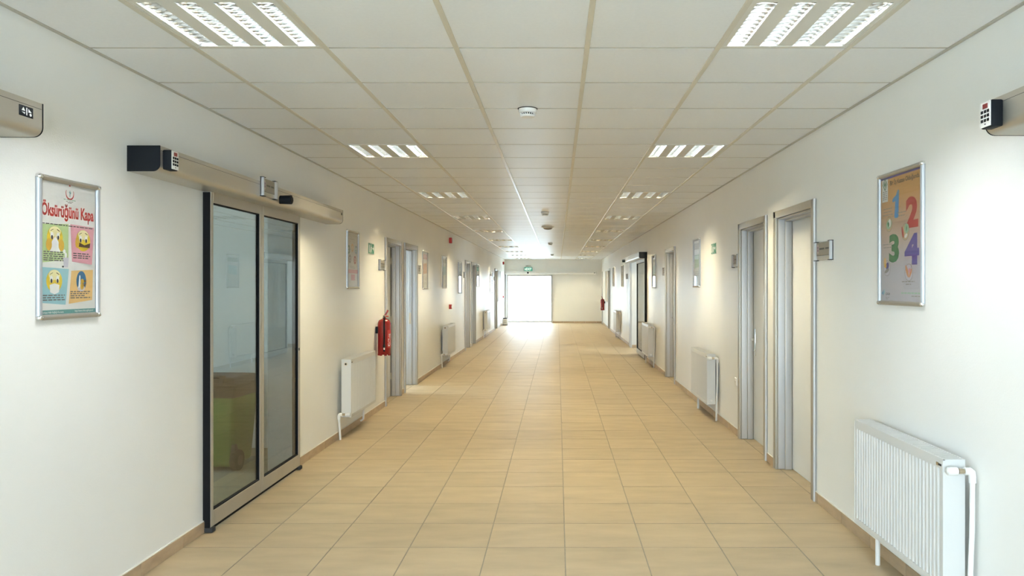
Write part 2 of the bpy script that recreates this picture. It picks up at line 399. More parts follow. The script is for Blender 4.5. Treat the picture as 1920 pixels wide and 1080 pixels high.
# ------------------------------------------------------------------ hinged doors
def hinged_door(n, side, y0, y1, label, handle='far', state='closed', hinges=False):
    """frame with rounded casing, deep lining, recessed leaf"""
    r = tag(on_wall('door_%d' % n, side, (y0+y1)/2, 0), label, 'door', kind='structure')
    W = y1-y0; H = 2.12; a = W/2; dep = .115
    m = MB()
    for s in (-1, 1):
        xs = sorted((s*a, s*(a-.058)))
        m.box(xs[0], xs[1], -.022, .002, 0, H, 'aluminium')  # darker metal puts the casing face's tan reflection into its colour
        xs = sorted((s*(a-LIN), s*(a-.058)));  m.box(xs[0], xs[1], 0, dep+.04, 0, H-.05, 'silver_frame')
        xs = sorted((s*(a-.05), s*(a-.074)));  m.box(xs[0], xs[1], .055, dep, 0, H-.05, 'silver_frame')
    m.box(-a, a, -.022, .002, H-.058, H, 'aluminium')
    m.box(-a+LIN, a-LIN, 0, dep+.04, H-.068, H-.055, 'silver_frame'); m.box(-a+LIN, a-LIN, .055, dep, H-.084, H-.06, 'silver_frame')
    m.build('frame', r, bevel=.010, seg=3)
    for s in (-1, 1): MB().cyl((s*(a-.004),-.012,0),(s*(a-.004),-.012,H),.0115,n=12,mat='silver_frame').build('edge_bead', r)
    MB().box(-a+.06, a-.06, dep-.012, dep+.0, H-.075, H-.07, 'dark_slot').build('seal', r, smooth=False)
    far_x = -1 if side == 'R' else 1           # local x sign of the far jamb
    hs = far_x if handle == 'far' else -far_x
    z0, z1 = .006, H-.07
    if state == 'closed':
        lf = MB().box(-a+.058, a-.058, dep+.003, dep+.043, z0, z1, 'door_leaf').build('leaf', r, bevel=.002, seg=1)
        hx = hs*(a-.058-.075); yy = dep+.003
        h = MB().box(hx-.019, hx+.019, yy-.008, yy, .83, 1.09, 'chrome').build('handle_plate', r, bevel=.003)
        MB().cyl((hx,yy-.005,.99),(hx,yy-.055,.99),.009,mat='chrome').tube([(hx,yy-.05,.99),(hx-hs*.03,yy-.055,.99),(hx-hs*.11,yy-.053,.99)],.009,10,'chrome').cyl((hx,yy-.02,.88),(hx,yy,.88),.011,mat='chrome').build('lever', h)
        if hinges:
            for z in (.28, 1.05, 1.85):
                MB().cyl((-hs*(a-.066),dep-.006,z-.045),(-hs*(a-.066),dep-.006,z+.045),.011,mat='brass_metal').box(*sorted((-hs*(a-.06),-hs*(a-.09))),dep-.003,dep+.002,z-.045,z+.045,'brass_metal').build('hinge', r)
            MB().box(*sorted((-hs*(a-.062), -hs*(a-.086))), dep-.004, dep+.002, z0, z1, 'dark_slot').build('door_gap', r, smooth=False)
    else:                                       # swung a right angle into the room on its near hinges
        hx = -far_x*(a-.058)
        MB().box(*sorted((hx, hx+far_x*.04)), dep+.05, dep+.05+W-.13, z0, z1, 'door_leaf').build('leaf', r, bevel=.002, seg=1)
        MB().box(*sorted((far_x*(a-.058), far_x*(a-.061))), .085, .105, .93, 1.10, 'brass_metal').box(*sorted((far_x*(a-.074), far_x*(a-.0765))), .07, .1, .93, 1.10, 'brass_metal').build('strike_plate', r, smooth=False)
    return r
dl = ['closed cream door just past the fire extinguisher, silver frame',
      'door standing open between the extinguisher door and a poster, silver frame',
      'first of two narrow-looking far doors past the red call point', 'second of two far doors past the red call point, same wall',
      'last silver-framed door before the grey notice board']
for i, (a, b) in enumerate(left_doors):
    hinged_door(2+i, 'L', a, b, dl[i], 'near', 'open' if i == 1 else 'closed', hinges=(i == 0))
dr = ['large white door with silver frame nearest the numbered orange poster', 'white door with chrome lever handle beside the nearest white door',
      'white door with lever handle between two radiators', 'last white door before the tan notice board']
for i, (a, b) in enumerate(right_doors):
    hinged_door(7+i, 'R', a, b, dr[i], 'near' if i == 0 else 'far')

# ------------------------------------------------------------------ sliding doors with operator headers
def rounded_profile(dep, h, r, inset=0.0):
    p = [(0,0+inset)]                         # (y,z) local: y=0 wall, y=-dep front
    p = [(0,h-inset),(0,inset)]
    for i in range(9):
        t = PI/2*i/8; p.append((-(dep-r)-inset*-1-(r)*math.sin(t), inset+r-r*math.cos(t)))
    p += [(-dep+inset,h-inset)]
    return p
def keypad(r, x, z, y):
    k = MB().box(x-.036, x+.036, y-.045, y, z, z+.10, 'black_plastic').build('keypad', r, bevel=.006)
    MB().box(x-.033, x+.033, y-.048, y-.044, z+.004, z+.097, 'white_plastic').build('face_plate', k, bevel=.001, seg=1)
    MB().box(x-.015, x+.017, y-.0495, y-.047, z+.072, z+.090, 'led_red').build('display', k, smooth=False)
    for a in range(3):
        for b in range(3):
            cx, cz = x-.020+a*.020, z+.028+b*.0165
            MB().box(cx-.0065, cx+.0065, y-.0505, y-.047, cz-.0055, cz+.0055, 'black_rubber').build('button', k, bevel=.001, seg=1)
    MB().disc(x, z+.014, .005, .003, y-.0485, 'ink_dark', 10).build('print_mark', k, smooth=False, fix=False)
def header(r, x0, x1, zb, dep=.165, h=.128, capw=(.006,.006), mat='header_alu'):
    prof = rounded_profile(dep, h, .036)
    c = MB().prism([(p[0],p[1]+zb) for p in prof], x0+capw[0], x1-capw[1], mat).build('header_cover', r)
    MB().box(x0+.01, x1-.01, -dep-.0004, -dep+.001, zb+h-.0235, zb+h-.022, 'dark_slot').build('cover_seam', c, smooth=False)
    for a, b in ((x0, x0+capw[0]), (x1-capw[1], x1)):
        MB().prism([(p[0]*1.004, zb+(p[1]-h/2)*1.012+h/2) for p in prof], a, b, 'black_plastic').build('end_cap', r)
def leaf(r, x0, x1, z0, z1, y0, y1, rail=.095, stile=.036, glass='door_glass', near=None):
    """glass leaf: outer skin, stiles, rails, gaskets. y0 front (towards corridor, more negative)"""
    lf = MB().box(x0, x0+stile, y0, y1, z0, z1, 'aluminium').box(x1-stile, x1, y0, y1, z0, z1, 'aluminium').box(x0+stile, x1-stile, y0, y1, z0, z0+rail, 'aluminium').box(x0+stile, x1-stile, y0, y1, z1-.07, z1, 'aluminium').build('leaf', r, bevel=.002, seg=1)
    gk = .007
    ym = (y0+y1)/2
    MB().box(x0+stile, x1-stile, y0+.004, y1-.004, z0+rail, z0+rail+gk, 'black_rubber').box(x0+stile, x1-stile, y0+.004, y1-.004, z1-.07-gk, z1-.07, 'black_rubber').box(x0+stile, x0+stile+gk, y0+.004, y1-.004, z0+rail, z1-.07, 'black_rubber').box(x1-stile-gk, x1-stile, y0+.004, y1-.004, z0+rail, z1-.07, 'black_rubber').build('gasket', lf, smooth=False)
    MB().box(x0+stile+.001, x1-stile-.001, ym-.003, ym+.003, z0+rail, z1-.07, glass).build('glass_pane', lf, smooth=False)
    return lf
def biparting(n, side, yc, label, pad=None, extras=True):
    r = tag(on_wall('door_%d' % n, side, yc, 0), label, 'door', kind='structure')
    L2 = 1.642; zb = 2.085
    header(r, -L2, L2, zb)
    y0, y1 = -.045, -.012
    nx = -1 if side == 'L' else 1
    for s in (-1, 1):
        x0, x1 = sorted((s*.003, s*.81))
        leaf(r, x0, x1, .03, zb+.005, y0, y1)
        xs = sorted((s*.811, s*.819)); MB().box(xs[0], xs[1], y0+.003, 0, .012, zb-.005, 'black_rubber').build('edge_seal', r, smooth=False)
        xs = sorted((s*.785, s*.815)); MB().box(xs[0]-.01, xs[1]+.01, -.06, -.01, .002, .03, 'dark_slot').build('floor_guide', r, bevel=.004)
    MB().box(-.81, .81, y0+.006, y1, .012, .03, 'black_rubber').build('bottom_seal', r, smooth=False)
    for s in (-1, 1):                          # lining of the wall opening
        xs = sorted((s*.755, s*.77)); MB().box(xs[0], xs[1], 0, WT, 0, 2.1, 'silver_frame').build('jamb', r, smooth=False)
    if pad == 'near': keypad(r, nx*(L2-.062), zb+.012, -.165)
    if pad == 'far': keypad(r, -nx*(L2-.085), zb+.012, -.165)
    return r, zb, L2, nx
r, zb, L2, nx = biparting(1, 'L', 5.489, 'closed double sliding glass door with the green bin behind it', 'near')
# sensor and status window on the first header
s = MB().cyl((.035,-.16,zb+.045),(.035,-.245,zb+.045),.031,.033,20,'black_plastic').cyl((.035,-.235,zb+.045),(.035,-.25,zb+.045),.026,.024,20,'black_rubber').build('motion_sensor', r)
MB().cyl((.058,-.2495,zb+.05),(.058,-.2515,zb+.05),.005,mat='chrome').cyl((.044,-.2495,zb+.066),(.044,-.2515,zb+.066),.004,mat='chrome').build('sensor_lens', s)
MB().box(L2-.06, L2-.03, -.1665, -.164, zb+.078, zb+.10, 'black_plastic').build('status_window', r, bevel=.002, seg=1)
MB().box(.775, .795, -.047, -.044, .98, 1.0, 'dark_slot').build('lock_cylinder', r, smooth=False)
r, zb, L2, nx = biparting(13, 'L', 1.334, 'silver door operator box cut off at the picture edge above the cough poster')
k = MB().box(L2-.135, L2-.06, -.1675, -.164, zb+.058, zb+.098, 'black_plastic').build('status_window', r, bevel=.003)
MB().flat([(L2-.125,zb+.078),(L2-.115,zb+.092),(L2-.105,zb+.078)], -.1682, 'ink_white').flat([(L2-.125,zb+.073),(L2-.105,zb+.073),(L2-.108,zb+.066)], -.1682, 'ink_white').box(L2-.099,L2-.094,-.1683,-.167,zb+.064,zb+.092,'ink_white').flat([(L2-.088,zb+.09),(L2-.070,zb+.078),(L2-.088,zb+.076)], -.1682, 'ink_white').disc(L2-.076,zb+.069,.006,.006,-.1682,'ink_white',12).build('symbol', k, smooth=False, fix=False)
biparting(14, 'R', 1.302, 'silver door operator box with keypad at the picture edge above the numbered poster', 'far')
# the half-open sliding door on the far wall: single wide leaf parked over the wall
r = tag(on_wall('door_11', 'R', 17.1, 0), 'open sliding door with black-edged glass leaf behind a radiator', 'door', kind='structure')
header(r, -1.70, 1.64, 2.07, capw=(.006,.012))
leaf(r, .02, 1.60, .03, 2.075, -.05, -.015, glass='clear_glass', rail=.10)
MB().box(1.60, 1.612, -.05, 0, .012, 2.07, 'black_rubber').build('edge_seal', r, smooth=False)
MB().cyl((-1.55,-.165,2.12),(-1.55,-.235,2.12),.033,.033,16,'black_plastic').build('motion_sensor', r)
MB().box(-1.705, -1.645, -.04, 0, 0, 2.08, 'silver_frame').box(-2.2, -1.705, -.012, 0, 0, 2.08, 'silver_frame').build('jamb', r, bevel=.004, seg=1)
MB().box(-1.639, -1.629, .012, .19, 0, .07, 'base_tile_mat').build('plinth', r, smooth=False)
# exit door in the end wall
r = tag(on_wall('door_12', 'E', 0, 0), 'bright white glass exit door at the end of the corridor', 'door', kind='structure')
header(r, -2.14, 1.575, 1.985, dep=.15, h=.118, mat='white_plastic')  # white cover stands for daylight reflected in the metal header
leaf(r, EX0+.035, EX1+.03, .03, 1.99, -.05, -.015, rail=.05, stile=.03, glass='clear_glass')
for xx in (-2.15, -2.085): MB().box(xx, xx+.035, -.045, 0, 0, 1.985, 'silver_frame').build('post', r, bevel=.003, seg=1)
MB().box(EX1+.03, EX1+.055, -.05, 0, 0, 1.985, 'silver_frame').build('post', r, bevel=.003, seg=1)
MB().cyl((-1.21,-.145,2.05),(-1.21,-.19,2.05),.04,.035,16,'black_plastic').build('motion_sensor', r)
MB().box(1.48, 1.52, -.152, -.148, 2.03, 2.06, 'black_plastic').build('status_window', r, smooth=False)
ct = MB().box(XR-.03, XR, 30.6, 30.9, 0, 2.1, 'silver_frame').build('trim_1', bevel=.004, seg=1); tag(ct, 'grey metal corner strip behind the far fire extinguisher', 'trim', kind='structure')

# ------------------------------------------------------------------ recessed louvred ceiling lights
def fixture(detail, tube='tube'):
    r = empty('ceiling_light', (0,0,ZC))
    W, ow, pitch, ln = .288, .080, .149, .272
    m = MB()
    cs = [(-1.5+i)*pitch for i in range(4)]
    m.box(-.297, -.277, -.297, .297, -.002, .012, 'fixture_white').box(.277, .297, -.297, .297, -.002, .012, 'fixture_white')
    m.box(-.277, .277, -.297, -ln, -.002, .012, 'fixture_white').box(-.277, .277, ln, .297, -.002, .012, 'fixture_white')
    for i in range(3): m.box(cs[i]+ow/2, cs[i+1]-ow/2, -ln, ln, 0, .008, 'fixture_white')
    m.box(-.277, cs[0]-ow/2, -ln, ln, 0, .008, 'fixture_white').box(cs[3]+ow/2, .277, -ln, ln, 0, .008, 'fixture_white')
    for s in (-1, 1):
        m.box(*sorted((s*.285, s*.29)), -.29, .29, .01, .10, 'fixture_white'); m.box(-.29, .29, *sorted((s*.285, s*.29)), .01, .10, 'fixture_white')
    m.box(-.29, .29, -.29, .29, .095, .10, 'fixture_white')
    m.build('housing', r, smooth=False)
    for c in cs:
        lv = MB()
        for s in (-1, 1):                       # curved side reflectors
            pts = [(c+s*ow/2, .0), (c+s*(ow/2-.002), .018), (c+s*(ow/2-.008), .038), (c+s*(ow/2-.022), .056), (c, .062)]
            v = []; f = []
            for p in pts: v += [(p[0],-ln,p[1]), (p[0],ln,p[1])]
            for i in range(len(pts)-1): f.append((2*i,2*i+1,2*i+3,2*i+2))
            lv.add(v, f, 'reflector')
        nb = 12; bl = []
        for i in range(nb):
            y = -ln+(i+.5)*2*ln/nb
            b = MB() if detail else lv
            xs = (-ow/2, -ow/4, 0, ow/4, ow/2); zl = (.002,.006,.008,.006,.002); v = []
            for q, zq in zip(xs, zl):            # knife edge below, broad top, slightly hollow faces
                v += [(c+q,y-.0006,zq),(c+q,y+.0006,zq),(c+q*.97,y-.0030,.016),(c+q*.97,y+.0030,.016),(c+q*.93,y-.0085,.030),(c+q*.93,y+.0085,.030)]
            f = []
            for i2 in range(4):
                a6, b6 = i2*6, i2*6+6
                f += [(a6,b6,b6+2,a6+2),(a6+2,b6+2,b6+4,a6+4),(a6+1,a6+3,b6+3,b6+1),(a6+3,a6+5,b6+5,b6+3),(a6,a6+1,b6+1,b6),(a6+4,b6+4,b6+5,a6+5)]
            b.add(v, f, 'reflector')
            if detail: bl.append(b)
        lo = lv.build('louvre', r, fix=False)
        for b in bl: b.build('blade', lo, smooth=False)
        MB().cyl((c,-ln+.012,.043),(c,ln-.012,.043),.0125,n=6,mat=tube).build('tube', r)
        for s in (-1, 1): MB().box(c-.012, c+.012, *sorted((s*ln, s*(ln-.012))), .03, .058, 'white_plastic').build('lamp_holder', r, smooth=False)
    return r
ORD = ['nearest', 'second', 'third', 'fourth', 'fifth', 'sixth', 'seventh', 'eighth', 'ninth', 'farthest']
protoC = fixture(True, 'tube_cool'); protoD = fixture(True); protoS = fixture(False); protoO = fixture(False, 'tube_off')   # the pair rows behind the viewer are switched off
used = {True: False, False: False, 'off': False, 'cool': False}
for n in range(-2, 10):
    for c, who in ((1, "above the green bin's wall"), (5, "above the numbered poster's wall")):
        d = n in (0, 1)
        p = protoD if d else protoS
        if n < 0: d, p = 'off', protoO
        if n == 0: d, p = 'cool', protoC
        o = p if not used[d] else copy_tree(p); used[d] = True
        o.location = ((xl[c]+xl[c+1])/2, GY0+GP*(-.5+5*n), ZC)
        if n >= 0: lab = 'four-strip louvred ceiling light, %s the camera in the row %s' % (ORD[n]+(' to' if n == 0 else ' from'), who)
        else: lab = 'four-strip louvred ceiling light behind the viewer, %s place %s' % ('first' if n == -1 else 'second', who)
        tag(o, lab, 'ceiling light', 'louvred ceiling lights')

# ------------------------------------------------------------------ radiators
def radiator(side, y0, y1, zt, zb, label, valve):
    """y0 near, y1 far. valve 'top': thermostat at near top with tall pipe; 'low': at near bottom"""
    r = tag(on_wall('radiator', side, (y0+y1)/2, 0), label, 'radiator', 'wall radiators')
    a = (y1-y0)/2; nx = -1 if side == 'L' else 1      # local x of near end
    yb, yf = -.04, -.135
    # ribbed front panel: a corrugated sheet between flat margins
    pts = []; n = 28; w = 2*a-.05; p = w/n
    pts.append((-a+.004, yf)); x = -a+.025
    for i in range(n):
        for (t, d) in ((.0,0),(.22,0),(.36,.008),(.64,.008),(.78,0)): pts.append((x+p*t, yf+d))
        x += p
    pts += [(a-.025, yf), (a-.004, yf)]
    z0r, z1r = zb+.028, zt-.045
    m = MB(); v = []; f = []
    for (px, py) in pts: v += [(px,py,z0r), (px,py,z1r)]
    for i in range(len(pts)-1): f.append((2*i,2*i+2,2*i+3,2*i+1))
    m.add(v, f, 'rad_enamel'); m.box(-a+.004, a-.004, yf-.001, yf+.012, z1r-.001, zt-.004, 'rad_enamel'); m.box(-a+.004, a-.004, yf-.001, yf+.012, zb, z0r+.001, 'rad_enamel')
    m.box(-a+.004, a-.004, yf+.011, yf+.016, zb, zt-.01, 'rad_enamel')
    m.build('front_panel', r, fix=False, smooth=False)
    MB().box(-a+.006, a-.006, yb-.018, yb, zb+.01, zt-.012, 'rad_enamel').build('rear_panel', r, smooth=False)
    tm = MB().box(-a, a, yf-.002, yf+.006, zt-.006, zt, 'rad_enamel').box(-a, a, yb-.006, yb, zt-.006, zt, 'rad_enamel')
    k = 46
    for i in range(k+1):
        xx = -a+.004+(2*a-.008)*i/k; tm.box(xx-.0055, xx+.0055, yf+.006, yb-.006, zt-.005, zt-.001, 'rad_enamel')
    tm.build('top_grille', r, smooth=False)
    for s in (-1, 1): MB().box(*sorted((s*a, s*(a-.004))), yf-.002, yb, zb+.004, zt, 'rad_enamel').build('side_panel', r, bevel=.0015, seg=1)
    xn = nx*a
    MB().box(*sorted((xn-nx*.015, xn-nx*.058)), yf-.0025, yf, zt-.035, zt-.026, 'ink_dark').box(*sorted((xn-nx*.040, xn-nx*.058)), yf-.003, yf, zt-.037, zt-.023, 'brass_metal').build('badge', r, smooth=False)
    def elbow(z, up):
        # thermostat head, chrome union, white elbow, pipe to floor
        xv = xn+nx*.030
        MB().cyl((xn, -.085, z), (xv, -.085, z), .011, n=12, mat='chrome').cyl((xv,-.085,z),(xv,-.058,z),.012,.010,12,'brass_metal').build('valve_body', r)
        MB().lathe([(.012,0),(.018,.004),(.019,.030),(.017,.044),(.008,.050)], 16, 'white_plastic').build('valve_head', r).matrix_local = Matrix.Translation((xv,-.088,z)) @ Matrix.Rotation(PI/2, 4, 'X')
        pp = MB().tube([(xv,-.060,z),(xv,-.036,z),(xv,-.028,z-.006),(xv,-.025,z-.02),(xv,-.025,z-.05)], .0165, 12, 'white_plastic').build('pipe_elbow', r)
        return xv
    if valve == 'top':
        z = zt-.045; xv = elbow(z, True)
        MB().tube([(xv,-.025,z-.04),(xv,-.026,z-.25),(xv-nx*.006,-.03,zb+.1),(xv-nx*.01,-.036,.0)], .011, 10, 'white_plastic').build('supply_pipe', r)
        MB().cyl((xn,-.085,zb+.05),(xn+nx*.006,-.085,zb+.05),.016,n=16,mat='chrome').build('drain_plug', r)
        xf = -nx*(a-.18); MB().tube([(xf,-.08,zb+.01),(xf,-.08,0)], .0125, 10, 'white_plastic').build('return_pipe', r)
    else:
        z = zb+.035; xv = elbow(z, False)
        MB().tube([(xv,-.025,z-.04),(xv-nx*.01,-.03,.1),(xv-nx*.014,-.034,.0)], .011, 10, 'white_plastic').build('supply_pipe', r)
        MB().cyl((xn,-.085,zt-.045),(xn+nx*.006,-.085,zt-.045),.016,n=16,mat='brass_metal').cyl((xn+nx*.005,-.085,zt-.045),(xn+nx*.008,-.085,zt-.045),.009,n=12,mat='black_plastic').build('air_plug', r)
        xf = -nx*(a-.2); MB().tube([(xf,-.06,zb+.01),(xf,-.05,.06),(xf,-.02,.04)], .011, 10, 'white_plastic').build('return_pipe', r)
    for s in (-1, 1): MB().box(s*(a-.2)-.015, s*(a-.2)+.015, yb, -.0015, zb+.08, zt-.08, 'white_enamel').build('bracket', r, smooth=False)
radiator('L', 7.52, 8.53, .786, .215, 'white radiator between the glass sliding door and the fire extinguisher', 'low')
radiator('L', 14.15, 15.18, .779, .21, 'white radiator below the red call point', 'low')
radiator('L', 22.1, 23.1, .79, .21, 'distant white radiator past the pair of far doors, call point side', 'low')
radiator('R', 3.323, 4.316, .755, .178, 'large white ribbed radiator below the numbered orange poster', 'top')
radiator('R', 8.58, 9.60, .745, .175, 'white radiator beside the door with the chrome lever, below green sign', 'top')
radiator('R', 14.15, 15.2, .79, .19, 'white radiator in front of the open sliding glass leaf', 'top')
radiator('R', 21.9, 22.95, .79, .19, 'small distant radiator past the open sliding door', 'top')

# ------------------------------------------------------------------ snap-frame posters
def poster(side, y0, y1, z0, z1, label, sheet='paper', name='framed_poster'):
    w, h = y1-y0, z1-z0; fr = .024
    r = tag(on_wall(name, side, (y0+y1)/2, z0), label, 'poster', 'framed posters on the corridor walls')
    a = w/2
    def rail(x0, x1, za, zb_, vert):
        m = MB(); n = 6; prof = [(0,0)]
        prof = [(-fr/2*math.cos(PI*i/n), .004+.016*math.sin(PI*i/n)) for i in range(n+1)]
        full = [(-fr/2,0)]+prof+[(fr/2,0)]
        v = []; f = []; N = len(full)
        for e in (0, 1):
            for (u, d) in full:
                if vert: v.append(((x0+x1)/2+u, -d, za if e == 0 else zb_))
                else: v.append((x0 if e == 0 else x1, -d, (za+zb_)/2+u))
        for i in range(N): f.append((i,(i+1)%N,N+(i+1)%N,N+i))
        f += [tuple(range(N)), tuple(range(N,2*N))]
        m.add(v, f, 'poster_silver' if vert else 'aluminium'); m.build('rail', r)
    rail(-a, -a+fr, fr*.6, h-fr*.6, True); rail(a-fr, a, fr*.6, h-fr*.6, True)
    rail(-a+fr*.6, a-fr*.6, 0, fr, False); rail(-a+fr*.6, a-fr*.6, h-fr, h, False)
    for sx in (-1, 1):
        for zz in (fr/2, h-fr/2):
            MB().lathe([(.0125,0),(.0135,.006),(.0125,.015),(.008,.021),(.002,.023)], 14, 'chrome').build('corner_cap', r).matrix_local = Matrix.Translation((sx*(a-fr/2),0,zz)) @ Matrix.Rotation(PI/2, 4, 'X')
    b = fr-.004
    sh = MB().box(-a+b, a-b, -.004, -.001, b, h-b, sheet).build('sheet', r, smooth=False)
    MB().box(-a+b, a-b, -.0085, -.0080, b, h-b, 'poster_cover').build('clear_cover', r, smooth=False)
    U0, UW, V0, VH = -a+b, 2*(a-b), h-b, h-2*b
    def P(u, v): return (U0+u*UW, V0-v*VH)
    return r, sh, P, UW, VH
def lines(P, rows, mat='ink_small', y=-.0048, name='small_print', parent=None, th=.006, seed=1):
    """unreadably small print: broken dark strokes"""
    rg = random.Random(seed); m = MB()
    for (u0, u1, v0, v1) in rows:
        u = u0
        while u < u1-.005:
            L = rg.uniform(.03,.085); e = min(u+L, u1); t0, t1 = (u-u0)/(u1-u0), (e-u0)/(u1-u0)
            va, vb = v0+(v1-v0)*t0, v0+(v1-v0)*t1
            m.flat([P(u,va+th), P(e,vb+th), P(e,vb), P(u,va)], y, mat); u = e+.014
    return m.build(name, parent, smooth=False, fix=False)
# --- cough poster
r, sh, P, UW, VH = poster('L', 3.172, 3.60, 1.362, 1.977, 'poster headed Öksürüğünü Kapa with four coloured face panels')
def tile(cs, mat):
    MB().flat([P(*c) for c in cs][::-1], -.0045, mat).build('colour_panel', sh, smooth=False, fix=False)
tile([(.005,.33),(.485,.308),(.485,.58),(.05,.61)], 'ink_green'); tile([(.52,.306),(.965,.312),(.925,.612),(.548,.594)], 'ink_pink')
tile([(.036,.644),(.495,.652),(.435,.926),(.012,.906)], 'ink_blue'); tile([(.537,.665),(.945,.652),(.93,.895),(.49,.92)], 'ink_orange')
def E(m, P, u, v, ru, rv, y, mat, n=22, rot=0):
    cx, cz = P(u, v); c, s_ = math.cos(rot), math.sin(rot); pts = []
    for i in range(n):
        t = 2*PI*i/n; x, z = ru*math.cos(t), rv*math.sin(t); pts.append((cx+x*c-z*s_, cz+x*s_+z*c))
    return m.flat(pts, y, mat)
def face(u, v, kind):
    m = MB(); y = -.0050; R = .052
    E(m, P, u, v, R, R*.93, y, 'yellow_face', 28); E(m, P, u-.0, v-.045, R*.72, R*.42, y-.0003, 'ink_palecream', 24)
    for s in (-1, 1):
        E(m, P, u+s*.052, v-.012, .0105, .016, y-.0006, 'ink_white', 16); E(m, P, u+s*.052, v+.0, .0065, .0095, y-.0008, 'ink_dark', 12)
        cx, cz = P(u+s*.055, v-.052); m.flat([(cx-.010,cz+.004*s), (cx+.010,cz-.004*s), (cx+.009,cz+.003-.003*s), (cx-.008,cz+.003+.004*s)], y-.0008, 'ink_brown')
    if kind == 'tissue':
        m.flat([P(u-.09,v+.105), P(u+.09,v+.105), P(u+.055,v+.03), P(u+.0,v-.01), P(u-.055,v+.03)], y-.0009, 'ink_white')
        for s in (-1, 1): E(m, P, u+s*.105, v+.055, .019, .026, y-.0011, 'ink_amber', 16)
    elif kind == 'arm':
        m.flat([P(u-.10,v+.05), P(u+.12,v+.055), P(u+.13,v+.015), P(u+.02,v+.035), P(u-.10,v+.012)], y-.0009, 'ink_brown')
        E(m, P, u-.115, v+.02, .014, .024, y-.0011, 'ink_amber', 16)
    else:
        m.flat([P(u-.075,v+.085), P(u+.0,v+.10), P(u+.075,v+.085), P(u+.082,v+.03), P(u,v+.018), P(u-.082,v+.03)], y-.0009, 'ink_white')
    return m.build('face_drawing', sh, smooth=False, fix=False)
ink('ink_small', (.13,.125,.115))
ink('ink_palecream', (.88,.80,.42))
face(.25, .42, 'tissue'); face(.755, .425, 'arm'); face(.24, .745, 'mask')
m = MB(); E(m, P, .72, .745, .036, .046, -.0050, 'ink_deepblue', 24); E(m, P, .715, .80, .028, .014, -.0053, 'ink_lilac', 16)
m.flat([P(.76,.735), P(.81,.74), P(.81,.752), P(.76,.75)], -.0056, 'ink_brown').flat([P(.76,.775), P(.81,.755), P(.81,.768), P(.76,.788)], -.0056, 'ink_brown')
E(m, P, .735, .748, .012, .013, -.0057, 'ink_amber', 14); E(m, P, .73, .785, .013, .016, -.0057, 'ink_amber', 14); m.flat([P(.66,.80), P(.70,.79), P(.70,.70), P(.68,.70)], -.0055, 'ink_white')
m.build('hand_wash_drawing', sh, smooth=False, fix=False)
m = MB(); m.flat([P(.40,.64), P(.475,.64), P(.49,.565), P(.39,.565)], -.0052, 'ink_lilac'); E(m, P, .435, .548, .008, .012, -.0054, 'ink_white', 14); E(m, P, .41, .52, .009, .009, -.0054, 'ink_white', 14); E(m, P, .385, .636, .007, .004, -.0055, 'ink_dark', 12)
m.build('waste_cup_drawing', sh, smooth=False, fix=False)
text_poly('Öksürüğünü Kapa', .925*UW, .145*VH, P(.03,0)[0], P(0,.292)[1], -.0047, 'ink_red', 'title', sh, bold=.03)
# crescent emblem
m = MB(); cx, cz = P(.51,.072); R = .029; n = 28; pts = []
for i in range(n+1):
    t = -PI*1.35+PI*1.7*i/n if False else PI*.86+ (PI*1.28)*i/n
    pts.append((cx+R*math.cos(t), cz+R*math.sin(t)))
for i in range(n, -1, -1):
    t = PI*.86+(PI*1.28)*i/n; pts.append((cx+R*.86*math.cos(t), cz+R*.86*math.sin(t)+R*.10))
for i in range(n): m.flat([pts[i], pts[i+1], pts[2*n+1-i-1], pts[2*n+1-i]], -.0046, 'ink_red')
m.flat([(cx-.006,cz+.031),(cx+.006,cz+.031),(cx+.004,cz+.038),(cx,cz+.044),(cx-.004,cz+.038)], -.0046, 'ink_red')
m.flat([(cx-.002,cz-.014),(cx+.003,cz-.014),(cx+.003,cz+.012),(cx-.002,cz+.012)], -.0047, 'ink_teal').flat([(cx-.009,cz+.006),(cx+.006,cz-.002),(cx+.009,cz+.006)], -.0048, 'ink_teal')
m.build('emblem', sh, smooth=False, fix=False)
lines(P, [(.40,.63,.118,.118)], 'ink_palegreen', name='emblem_text', parent=sh, th=.007)
lines(P, [(.44,.58,.132,.132),(.47,.55,.142,.142)], 'ink_grey', name='emblem_text', parent=sh, th=.005)
lines(P, [(.04,.95,.318,.318)], parent=sh, th=.0075, seed=3)
lines(P, [(.06,.40,.525+i*.0155,.525+i*.0155) if i else (.06,.42,.525,.525) for i in range(5)], parent=sh, th=.0085, seed=4)
lines(P, [(.57,.86,.525,.525),(.57,.89,.542,.542),(.57,.85,.559,.559)], parent=sh, th=.0085, seed=5)
lines(P, [(.05,.42,.848,.848),(.05,.40,.865,.865),(.05,.42,.882,.882)], parent=sh, th=.009, seed=6)
lines(P, [(.52,.90,.822,.822),(.52,.86,.838,.838),(.52,.80,.854,.854),(.52,.91,.870,.870)], parent=sh, th=.0085, seed=7)
MB().flat([P(0,.999),P(1,.999),P(1,.962),P(0,.962)], -.0045, 'ink_teal').build('footer_band', sh, smooth=False, fix=False)
text_poly('Türkiye Halk Sağlığı Kurumu', .37*UW, .021*VH, P(.03,0)[0], P(0,.991)[1], -.0048, 'ink_white', 'footer_text', sh, .01)
text_poly('http://www.thsk.saglik.gov.tr', .35*UW, .019*VH, P(.60,0)[0], P(0,.988)[1], -.0048, 'ink_white', 'footer_text', sh, .01)
